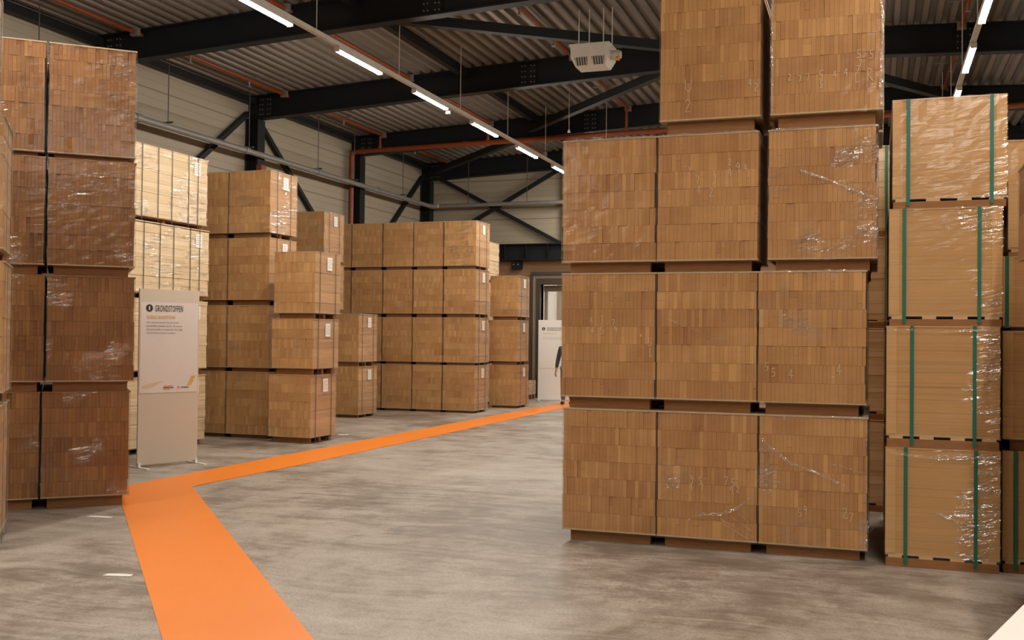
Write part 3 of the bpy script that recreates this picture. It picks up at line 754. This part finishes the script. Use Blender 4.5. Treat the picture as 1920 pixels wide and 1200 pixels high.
# --- pale sheet loads with green straps
G2 = 'green strapped sheet loads at the right'
s2 = [(.072, .839, 0, .085, .785, (-.245, .225), .62), (.075, .836, .87, .085, .805, (-.205, .215), .45), (.089, .851, 1.76, .07, .79, (-.275, .23), .36), (.111, .877, 2.62, .07, .735, (-.275, .285), .20)]
nm2 = ['shining with film, bottom of stack beside near block', 'second from the floor, right of near block', 'with a loose film loop, third from the floor', 'topmost and leaning, right of near block']
for i, (a, c, z0, ph, h, sy, wr) in enumerate(s2):
    r = load(a, c, 8.17, z0, ph, h, 'tan sheet load with green straps, '+nm2[i], G2, 'sheet', 2.1, pk='slotted', sy=sy, scol='strap_green', wrap=wr, edge=False)
    LOADS[('s', i)] = r
fd(('s', 2), [(.53,2.60),(.47,2.56),(.46,2.50),(.50,2.455),(.58,2.45),(.66,2.48),(.75,2.56),(.83,2.60)], .014, 21, 60)
fd(('s', 0), [(.40,.42),(.55,.36),(.68,.33)], .012, 22, 30)
fd(('s', 0), [(.10,.83),(.45,.80),(.80,.83)], .014, 23, 60)
fd(('s', 1), [(.08,1.735),(.45,1.72),(.82,1.735)], .012, 24, 60)
G3 = 'sheet loads at the right frame edge'
load(.862, 1.63, 8.24, 0, .085, .785, 'dark shaded strapped load at the right frame edge, on the floor', G3, 'sheet', 2.0, pk='slotted', sy=(-.30, .25), scol='strap_green', wrap=.35, edge=False)
load(.862, 1.63, 8.24, .87, .085, .775, 'shaded wrapped load at right frame edge, second from the floor', G3, 'sheet', 2.0, pk='closed', wrap=.35)
load(.868, 1.64, 8.30, 1.73, .03, .51, 'low tan load at right frame edge under a dark gap', G3, 'sheet', 0.85, pk='closed', sy=(-.36, .25), scol='strap_green', wrap=.5, edge=False)
load(.90, 1.67, 8.30, 2.27, .05, .50, 'low tan load at right frame edge, topmost of the near pile', G3, 'sheet', 0.85, pk='slotted', sy=(-.30, .25), scol='strap_green', wrap=.5, edge=False)
for i in range(4):
    load(.99, 1.77, 10.45, i*.8725, .08, .7925, f'plain tan load standing behind the right edge pile, {ROWN[i]} level', 'loads behind the right edge pile', 'sheet', 0.8, pk='slotted', wrap=.4, edge=False)
G5 = 'rough board loads nearest the right frame edge'
load(.945, 1.715, 6.80, 0, .09, .98, 'rough board load just inside the right frame edge, on the floor', G5, 'tile', 0.8, wrap=.3)
load(.945, 1.715, 6.80, 1.07, .09, .98, 'rough board load just inside the right frame edge, second level', G5, 'tile', 0.8, wrap=.3)
load(.885, 1.655, 6.80, 2.14, .04, .60, 'low rough board load overhanging at the right frame edge', G5, 'tile', 0.8, wrap=.3)
for i in range(3):  # unseen stack added to throw shade on the right-hand loads
    load(.92, 1.69, 5.55, i*1.07, .09, .98, f'unseen board load added for shade outside the right frame edge, {ROWN[i]} level', 'tall stack outside the right frame edge', 'tile', 0.8, wrap=.3)
for i in range(4):
    load(-.60, .125, 10.7, i*.885, .08, .805, f'pale load seen through the gap beside near block, {ROWN[i]} level', 'loads seen through the gap', 'cream', 0.85, pk='slotted', sy=(.33,), scol='strap_green', wrap=.15, edge=False)

# --- front left block, turned toward the walkway bend
az = math.radians(47.4); e1 = Vector((math.sin(az), math.cos(az), 0)); rz1 = math.atan2(e1.y, e1.x); P0 = Vector((-6.744, 8.254, 0))
lrows = [(0, .10, .99, 0.0), (1.09, .094, .998, .030), (2.182, .092, 1.008, .022), (3.282, .045, 1.033, .012)]
for r, (z0, ph, h, s) in enumerate(lrows):
    for c in range(2):
        sc = P0 + e1*(s-0.385-(0.796 if c else 0)-(0.004*r if c else 0))
        load(0, .77 if c == 0 else .785, 0, z0, ph, h, f'brown board load darkened for shade, front left block, {["right","left"][c]} column, {ROWN[r]} level', 'shade-darkened board loads of the front left block', 'tile_shaded', 0.8, rz=rz1, pos=(sc.x, sc.y), wrap=(.55, .5)[c], edge=(r == 3))
for r, (z0, ph, h, s) in enumerate(lrows):  # unseen rear row, added to block light and darken the column gap
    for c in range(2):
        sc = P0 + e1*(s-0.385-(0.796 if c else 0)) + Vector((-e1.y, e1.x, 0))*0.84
        load(0, .77 if c == 0 else .785, 0, z0, ph, h, f'unseen board load added to block light behind front left block, {["right","left"][c]} column, {ROWN[r]} level', 'added loads blocking light behind the front left block', 'tile_shaded', 0.8, rz=rz1, pos=(sc.x, sc.y), wrap=.3)
e2 = Vector((.756, .655, 0)).normalized(); rz2 = math.atan2(e2.y, e2.x); f2 = Vector((-e2.y, e2.x, 0))
for r, (z0, ph, h, s) in enumerate(lrows):
    base = Vector((-6.71, 6.78, 0)) - f2*0.8 - e2*(0.385+(0.03, 0.02, 0.035, 0.13)[r])
    load(0, .77, 0, z0, ph, h, f'wrapped pale board load cut by the left frame edge, {ROWN[r]} level', 'pale loads at the left frame edge', 'tile_far', 0.8, rz=rz2, pos=(base.x, base.y), wrap=.5, sx=(.2, .6), scol='strap_green')

# --- cream block behind the sign
crows = [(0, .08, .96, .03), (1.04, .094, .987, .0), (2.121, .08, .978, .02), (3.179, .071, .985, 0)]
for r, (z0, ph, h, o_) in enumerate(crows):
    load(-10.22, -9.45+(.03 if r in (1, 2) else 0.0), 11.35+o_, z0, ph, h, f'cream strapped timber load behind the large white sign, {ROWN[r]} level', 'cream timber loads behind the white sign', 'cream', 1.86, pk='closed', sx=(.38, .72, 1.02, 1.40, 1.62), sheet=2, wrap=(.3, .4, .95, .85)[r], edge=False)

# --- blocks in the middle distance
def block(cols, yf, rows_, d, labelf, group, style, **kw):
    for c, (a, b_) in enumerate(cols):
        for r, (z0, ph, h) in enumerate(rows_):
            k = dict(kw)
            if c != len(cols)-1: k['sheet'] = 0
            elif r == len(rows_)-1: k['wrap'] = k.get('wrap', .4)+.4
            load(a, b_, yf+random.Random(c*9+r).uniform(-.01, .02), z0, ph, h, labelf(c, r), group, style, d, **k)
arows = [(0, .06, .99), (1.05, .065, .99), (2.106, .085, .985), (3.175, .085, .985)]
block([(-10.58, -9.815), (-9.785, -9.025)], 14.25, arows, 0.8, lambda c, r: f'tan board load, four-high stack beside cream loads, {["left","right"][c]} column, {ROWN[r]} level', 'board loads beside the cream loads', 'tile_far', sx=(.2, .6), sheet=1, wrap=.45)
for i, (a, b_, z0, ph, h) in enumerate(((-8.77, -8.04, 0, .09, .95), (-8.73, -8.01, 1.04, .095, .755), (-8.70, -7.99, 1.89, .085, .935))):
    load(a, b_, 13.88, z0, ph, h, 'tan board load '+['with diagonal film, bottom of front three-high stack', 'squat middle one of the front three-high stack', 'on top of the front three-high stack'][i], 'board loads of the three high stack', 'tile_far', 0.78, sx=(.14, .62), sheet=1, wrap=(.35, .25, .25)[i], edge=False)
erows = [(0, .06, .99), (1.05, .07, .98), (2.10, .085, .91), (3.095, .073, .977)]
block([(-11.28, -10.51)], 18.6, erows, 0.82, lambda c, r: f'board load of narrow stack behind the three-high stack, {ROWN[r]} level', 'board loads of the narrow rear stack', 'tile_far', sx=(.2, .62), sheet=1, wrap=.3)
block([(-10.47, -9.70)], 18.6, [(0, .062, .96), (1.022, .094, .96)], 0.80, lambda c, r: f'{["lower","upper"][r]} load of low two-high stack with white paper sheets', 'board loads of the two high stack', 'tile_far', sx=(.14, .62), sheet=1, wrap=.3)
c_rows = [(0, .05, .97), (1.02, .062, .971), (2.053, .081, .961), (3.095, .072, .971)]
CC = [(-11.86, -11.11), (-11.08, -10.335), (-10.303, -9.592), (-9.566, -8.869), (-8.844, -8.10)]
ON = ['first', 'second', 'third', 'fourth', 'last']
block(CC, 20.85, c_rows, 0.82, lambda c, r: f'tan board load, wide rear block, {ON[c]} column from the wall, {ROWN[r]} level', 'board loads of the wide rear block', 'tile_far', sx=(.2, .62), sheet=1, wrap=.35)
block([(-9.65, -8.88)], 23.65, [(0, .06, .93), (.99, .06, .93), (1.98, .06, .93), (2.97, .06, .93)], 0.8, lambda c, r: f'cream load tucked behind wide rear block near the doorway, {ROWN[r]} level', 'cream loads behind the wide rear block', 'cream', wrap=.4)
block([(-8.49, -7.795)], 22.77, [(0, .055, .938), (.993, .087, .954), (2.034, .087, .943)], 0.8, lambda c, r: f'tan board load of three-high stack nearest the doorway, {["bottom","middle","top"][r]} one', 'board loads nearest the doorway', 'tile_far', sx=(.2, .62), sheet=1, wrap=.4)
load(-9.35, -8.62, 26.1, 0, .13, .36, 'low small load on a pallet on the floor beside the doorway', 'low load by the doorway', 'sheet', 0.6, pk='slotted', wrap=.1, edge=False)

# ------------------------------------------------------------------ painted walkway
b = MB(); z = 0.003
q1 = Vector((-.671, .741, 0)); L0 = Vector((-3.612, 4.712, 0)); R0 = Vector((-2.856, 5.007, 0))
XL, XRR = -7.62, -6.85
La = L0-q1*6.0; Ra = R0-q1*6.0
Lb = L0+q1*((XL-L0.x)/q1.x); Rb = Vector((-6.935, 9.50, 0))
ring1 = [La, Ra, Rb, Lb]
b.quad([(p.x, p.y, z) for p in ring1]); b.quad([(p[0], p[1], z) for p in ((XL, Lb.y), (Rb.x, Rb.y), (XRR, 12.0), (XRR, 26.9), (XL+.15, 26.9), (XL, 12.0))])
tag(b.build('walkway_line', MT['orange']), 'bright orange walkway line painted on the floor, bending at the sign', 'floor marking')
for k, (x, y, a, w, l) in enumerate(((-6.53, 7.62, .1, .03, .12), (-4.85, 5.85, .2, .03, .10), (-8.3, 15.4, .7, .05, .09))):
    b = MB(); ca, sa = math.cos(a), math.sin(a)
    n_ = 5; k0 = 0
    top = [(-l, -w), (-l*.3, -w*1.1), (l, -w*.8), (l*.9, w), (-l*.2, w*1.1), (-l*.9, w*.7)]
    pts = [(px*ca-py*sa, px*sa+py*ca) for px, py in top]
    b.quad([(p[0], p[1], 0.005) for p in pts]); b.quad([(p[0], p[1], 0.001) for p in pts][::-1])
    for i in range(6):
        p, q = pts[i], pts[(i+1) % 6]; b.quad([(p[0], p[1], .001), (q[0], q[1], .001), (q[0], q[1], .005), (p[0], p[1], .005)])
    o = b.build('paper_scrap', MT['paper'], loc=(x, y, 0)); tag(o, ['white tape scrap beside the orange line below front left block', 'white tape scrap on the grey floor left of the orange line', 'white scrap on the floor by the three-high stack'][k], 'scrap')

# ------------------------------------------------------------------ signs
def text(body, x, z, w, h, m, parent, name, y=-0.0, depth=0.0015, bold=0.0, align='L'):
    cu = bpy.data.curves.new(name, 'FONT'); cu.body = body; cu.size = 1; cu.offset = bold; cu.extrude = 0.02; cu.resolution_u = 3; cu.space_character = 1.12
    t = bpy.data.objects.new('tmp', cu); COL.objects.link(t)
    bpy.context.view_layer.update()
    dgp = bpy.context.evaluated_depsgraph_get()
    me = bpy.data.meshes.new_from_object(t.evaluated_get(dgp)); bpy.data.objects.remove(t)
    n = len(me.vertices); a = np.empty(n*3); me.vertices.foreach_get('co', a); a = a.reshape(-1, 3)
    mn, mx = a.min(0), a.max(0); s = a.copy()
    a2 = np.empty_like(a); a2[:,0] = x+(s[:,0]-mn[0])/(mx[0]-mn[0])*w; a2[:,2] = z+(s[:,1]-mn[1])/(mx[1]-mn[1])*h; a2[:,1] = y-(s[:,2]-mn[2])/(mx[2]-mn[2])*depth
    me.vertices.foreach_set('co', a2.ravel()); me.update(); me.materials.clear(); me.materials.append(MT[m])
    o = bpy.data.objects.new(name, me); COL.objects.link(o); o.parent = parent; return o
def sign(loc, rz, w, h, label, pz0, pz1, lines, pm='signwhite', pm2='poster'):
    r = empty('information_board', (loc[0], loc[1], 0), rz); tag(r, label, 'sign')
    b = MB(); b.box(0, w, 0, 0.025, 0.035, h); b.build('panel', MT[pm], r)
    for x in (0.02, w-0.02):
        b = MB(); b.box(x-0.02, x+0.02, -0.24, 0.24, 0.0, 0.012); b.box(x-0.014, x+0.014, -0.02, 0.045, 0.012, 0.06); b.build('foot', MT['white'], r)
    p = MB(); nx, nz = 12, 16; x0, x1 = 0.012, w-0.018; rn = random.Random(5)
    for j in range(nz+1):
        for i in range(nx+1):
            p.v.append((x0+(x1-x0)*i/nx, -0.0035-abs(rn.gauss(0, .0004)), pz0+(pz1-pz0)*j/nz))
    for j in range(nz):
        for i in range(nx):
            a = j*(nx+1)+i; p.f.append((a, a+1, a+nx+2, a+nx+1)); p.m.append(0); p.t.append(.5)
    ps = p.build('poster', MT[pm2], r, smooth=True)
    for ln in lines: text(ln[0], ln[1], ln[2], ln[3], ln[4], ln[5], ps, ln[6], y=-0.0055, bold=ln[7] if len(ln) > 7 else 0)
    return r, ps
rzs = math.atan2(.734, .327)
s1, ps1 = sign((-8.486, 10.532), rzs, 0.805, 2.19, 'tall white board headed GRONDSTOFFEN on feet beside the orange line', 0.91, 2.03, [
    ('GRONDSTOFFEN', .20, 1.915, .375, .078, 'black', 'heading_lettering', .008),
    ('KEURING GRONDSTOFFEN', .095, 1.825, .375, .042, 'gold', 'subheading_lettering', .004),
    ('Hier start het proces. Op dit terrein', .09, 1.765, .43, .026, 'greyink', 'body_lettering'),
    ('grondstoffen ontvangen wij hier. We keuren', .09, 1.722, .47, .026, 'greyink', 'body_lettering'),
    ('alle grondstoffen en materialen die nodig', .09, 1.679, .485, .026, 'greyink', 'body_lettering'),
    ('zijn om houten deuren te maken.', .09, 1.636, .39, .026, 'greyink', 'body_lettering'),
    ('VAN HARTE', .325, .985, .12, .014, 'orange_ink', 'logo_lettering', .02), ('NEDERLAND', .325, .963, .14, .017, 'black', 'logo_lettering', .02), ('WELKOM', .325, .944, .085, .014, 'gold', 'logo_lettering', .02),
    ('svedex', .56, .963, .11, .022, 'black', 'logo_lettering', .02)])
def disc(parent, x, z, r, m, name, y=-0.0045):
    b = MB(); b.cyl((x, y, z), (x, y-0.0012, z), r, 28); return b.build(name, MT[m], parent)
disc(ps1, .125, 1.955, .046, 'black', 'number_badge'); text('1', .117, 1.931, .014, .048, 'paper', ps1, 'badge_numeral', y=-0.0065, bold=.02)
b = MB()
for k in range(4):
    xo = .645+.0; zz = .995+k*.032; b.quad([(xo+k*.016, -.006, zz), (xo+.06+k*.016, -.006, zz), (xo+.073+k*.016, -.006, zz+.026), (xo+.013+k*.016, -.006, zz+.026)])
b.build('slash_emblem', MT['gold'], ps1)
b = MB(); b.quad([(.515, -.006, .985), (.54, -.006, .985), (.54, -.006, .962), (.5275, -.006, .948), (.515, -.006, .962)]); b.build('shield_emblem', MT['orange_ink'], ps1)
b = MB(); pts = [(.03, .99), (.10, 1.02), (.20, 1.035), (.30, 1.055), (.33, 1.05), (.25, 1.02), (.20, .99), (.12, .965), (.05, .97)]
b.quad([(x, -.0052, z) for x, z in pts]); b.build('wave_emblem', simple('pale_gold_print', (.66, .52, .38), .5), ps1)
rzs2 = math.atan2(.31, .57)
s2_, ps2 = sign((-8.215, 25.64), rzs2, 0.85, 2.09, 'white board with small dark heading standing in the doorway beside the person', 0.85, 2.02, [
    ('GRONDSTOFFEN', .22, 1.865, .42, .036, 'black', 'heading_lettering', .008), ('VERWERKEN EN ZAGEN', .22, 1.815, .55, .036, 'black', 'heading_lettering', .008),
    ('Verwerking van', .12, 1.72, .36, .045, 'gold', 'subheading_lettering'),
    ('Hier worden de grondstoffen verwerkt tot', .12, 1.63, .55, .022, 'greyink', 'body_lettering'), ('deuren en kozijnen van hoge kwaliteit.', .12, 1.59, .50, .022, 'greyink', 'body_lettering')], 'white', 'white')  # whiter stock than the other sign, its strong lighting put into the colour
disc(ps2, .135, 1.862, .042, 'black', 'number_badge'); text('2', .122, 1.842, .026, .042, 'paper', ps2, 'badge_numeral', y=-0.0065, bold=.02)

# ------------------------------------------------------------------ white table cut by the lower right corner
dv = Vector((.178, .57, 0)).normalized(); rzt = math.atan2(dv.y, dv.x)-math.pi/2
tp = empty('table', (0.215, 3.15, 0), rzt); tag(tp, 'white table top cut off by the lower right frame corner', 'table')
b = MB(); w_, l_ = .75, 1.5
import bmesh
bm = bmesh.new(); bmesh.ops.create_cube(bm, size=1)
for v in bm.verts: v.co = Vector(((v.co.x+.5)*w_, (v.co.y+.5)*l_-.35, .71+(v.co.z+.5)*.04))
bmesh.ops.bevel(bm, geom=[e for e in bm.edges], offset=.012, segments=3, affect='EDGES')
me = bpy.data.meshes.new('table_top'); bm.to_mesh(me); bm.free(); me.materials.append(MT['white'])
o = bpy.data.objects.new('table_top', me); COL.objects.link(o); o.parent = tp
for x in (.10, w_-.06):
    for y in (-.29, l_-.41):
        b = MB(); b.cyl((x, y, 0), (x, y, .71), .018, 12, r1=.024); b.build('leg', MT['galv'], tp)

# ------------------------------------------------------------------ person by the far sign
def skin(name, verts, edges, rad, m, parent=None, root=0, sub=2):
    me = bpy.data.meshes.new(name); me.from_pydata(verts, edges, []); me.update()
    o = bpy.data.objects.new(name, me); COL.objects.link(o)
    md = o.modifiers.new('s', 'SKIN'); md.use_smooth_shade = True
    for i, v in enumerate(me.skin_vertices[0].data):
        v.radius = (rad[i], rad[i]) if not isinstance(rad[i], tuple) else rad[i]; v.use_root = (i == root)
    sb = o.modifiers.new('u', 'SUBSURF'); sb.levels = sub; sb.render_levels = sub
    bpy.context.view_layer.update()
    m2 = bpy.data.meshes.new_from_object(o.evaluated_get(bpy.context.evaluated_depsgraph_get()))
    o.modifiers.clear(); o.data = m2; m2.name = name; m2.materials.clear(); m2.materials.append(m)
    m2.polygons.foreach_set('use_smooth', [True]*len(m2.polygons))
    if parent: o.parent = parent
    return o
SK = simple('skin', (.52, .26, .15), .5, var=.06); CLO = simple('dark_jumper', (.045, .045, .055), .8); TRO = simple('grey_trousers', (.13, .13, .15), .8); HAIR = simple('brown_hair', (.05, .03, .015), .7); SHOE = simple('black_shoe', (.02, .02, .02), .5)
per = empty('person', (-7.17, 24.75, 0), math.radians(4)); tag(per, 'person in dark jumper standing half hidden in front of the far white sign', 'person')
V = [(0,0,.95),(0,0,1.15),(0,0,1.36),(0,0,1.45),(0,-.01,1.55),(0,-.02,1.66),(0,-.015,1.73)]
Rr = [(.15,.10),(.13,.09),(.16,.10),(.06,.055),(.055,.06),(.078,.09),(.05,.06)]
Ed = [(i, i+1) for i in range(6)]
def add(pts, rs, frm):
    k = len(V); V.extend(pts); Rr.extend(rs); prev = frm
    for i in range(len(pts)): Ed.append((prev, k+i)); prev = k+i
    return prev
for s in (-1, 1):
    h_ = add([(s*.17,0,1.38),(s*.235,.01,1.10),(s*.275,-.03,.86),(s*.285,-.045,.81)], [.05,.042,.03,.026], 2)
    for j, (dx, dy, ln) in enumerate(((-.028,0,.085),(-.010,-.004,.095),(.009,-.004,.09),(.027,0,.072))):
        add([(s*.29+dx*.4, -.05+dx, .755), (s*.29+dx*.3-s*.006, -.055+dx*1.1, .755-ln*.5), (s*.285-s*.016, -.05+dx*1.1, .755-ln)], [.010,.009,.007], h_)
    add([(s*.275, -.085, .785), (s*.268, -.10, .755), (s*.262, -.105, .725)], [.012,.010,.008], h_)
    add([(s*.09,0,.88),(s*.10,-.01,.50),(s*.105,.01,.10),(s*.105,-.10,.045),(s*.105,-.16,.03)], [.08,.055,.038,.032,.022], 0)
body = skin('body', V, Ed, Rr, SK, per)
V2 = [(0,0,.90),(0,0,1.15),(0,0,1.37),(0,0,1.44)]; E2 = [(0,1),(1,2),(2,3)]; R2_ = [(.165,.115),(.155,.11),(.175,.115),(.08,.075)]
for s in (-1, 1):
    k = len(V2); V2 += [(s*.175,0,1.385),(s*.24,.01,1.10),(s*.272,-.027,.885)]; R2_ += [.064,.056,.043]; E2 += [(2,k),(k,k+1),(k+1,k+2)]
skin('jumper', V2, E2, R2_, CLO, per)
V3 = [(0,0,.95)]; E3 = []; R3_ = [(.155,.11)]
for s in (-1, 1):
    k = len(V3); V3 += [(s*.09,0,.86),(s*.10,-.01,.50),(s*.105,.01,.09)]; R3_ += [.095,.072,.058]; E3 += [(0,k),(k,k+1),(k+1,k+2)]
skin('trousers', V3, E3, R3_, TRO, per)
skin('hair', [(0,.02,1.60),(0,.025,1.70),(0,.0,1.765)], [(0,1),(1,2)], [(.075,.07),(.088,.095),(.06,.07)], HAIR, per)
for s in (-1, 1): skin('shoe', [(s*.105,.03,.05),(s*.105,-.08,.045),(s*.105,-.17,.035)], [(0,1),(1,2)], [.05,.045,.034], SHOE, per)
b = MB()
for s in (-1, 1): b.cyl((s*.03, -.095, 1.665), (s*.03, -.108, 1.665), .011, 10)
b.build('eyes', MT['black'], per)
b = MB(); b.hexa([(-.014,-.10,1.615),(.014,-.10,1.615),(.006,-.09,1.665),(-.006,-.09,1.665),(-.012,-.128,1.618),(.012,-.128,1.618),(.004,-.105,1.66),(-.004,-.105,1.66)]); b.build('nose', SK, per)
b = MB(); b.box(-.024,.024,-.102,-.092,1.588,1.596); b.build('mouth', simple('lips', (.38,.13,.10), .5), per)
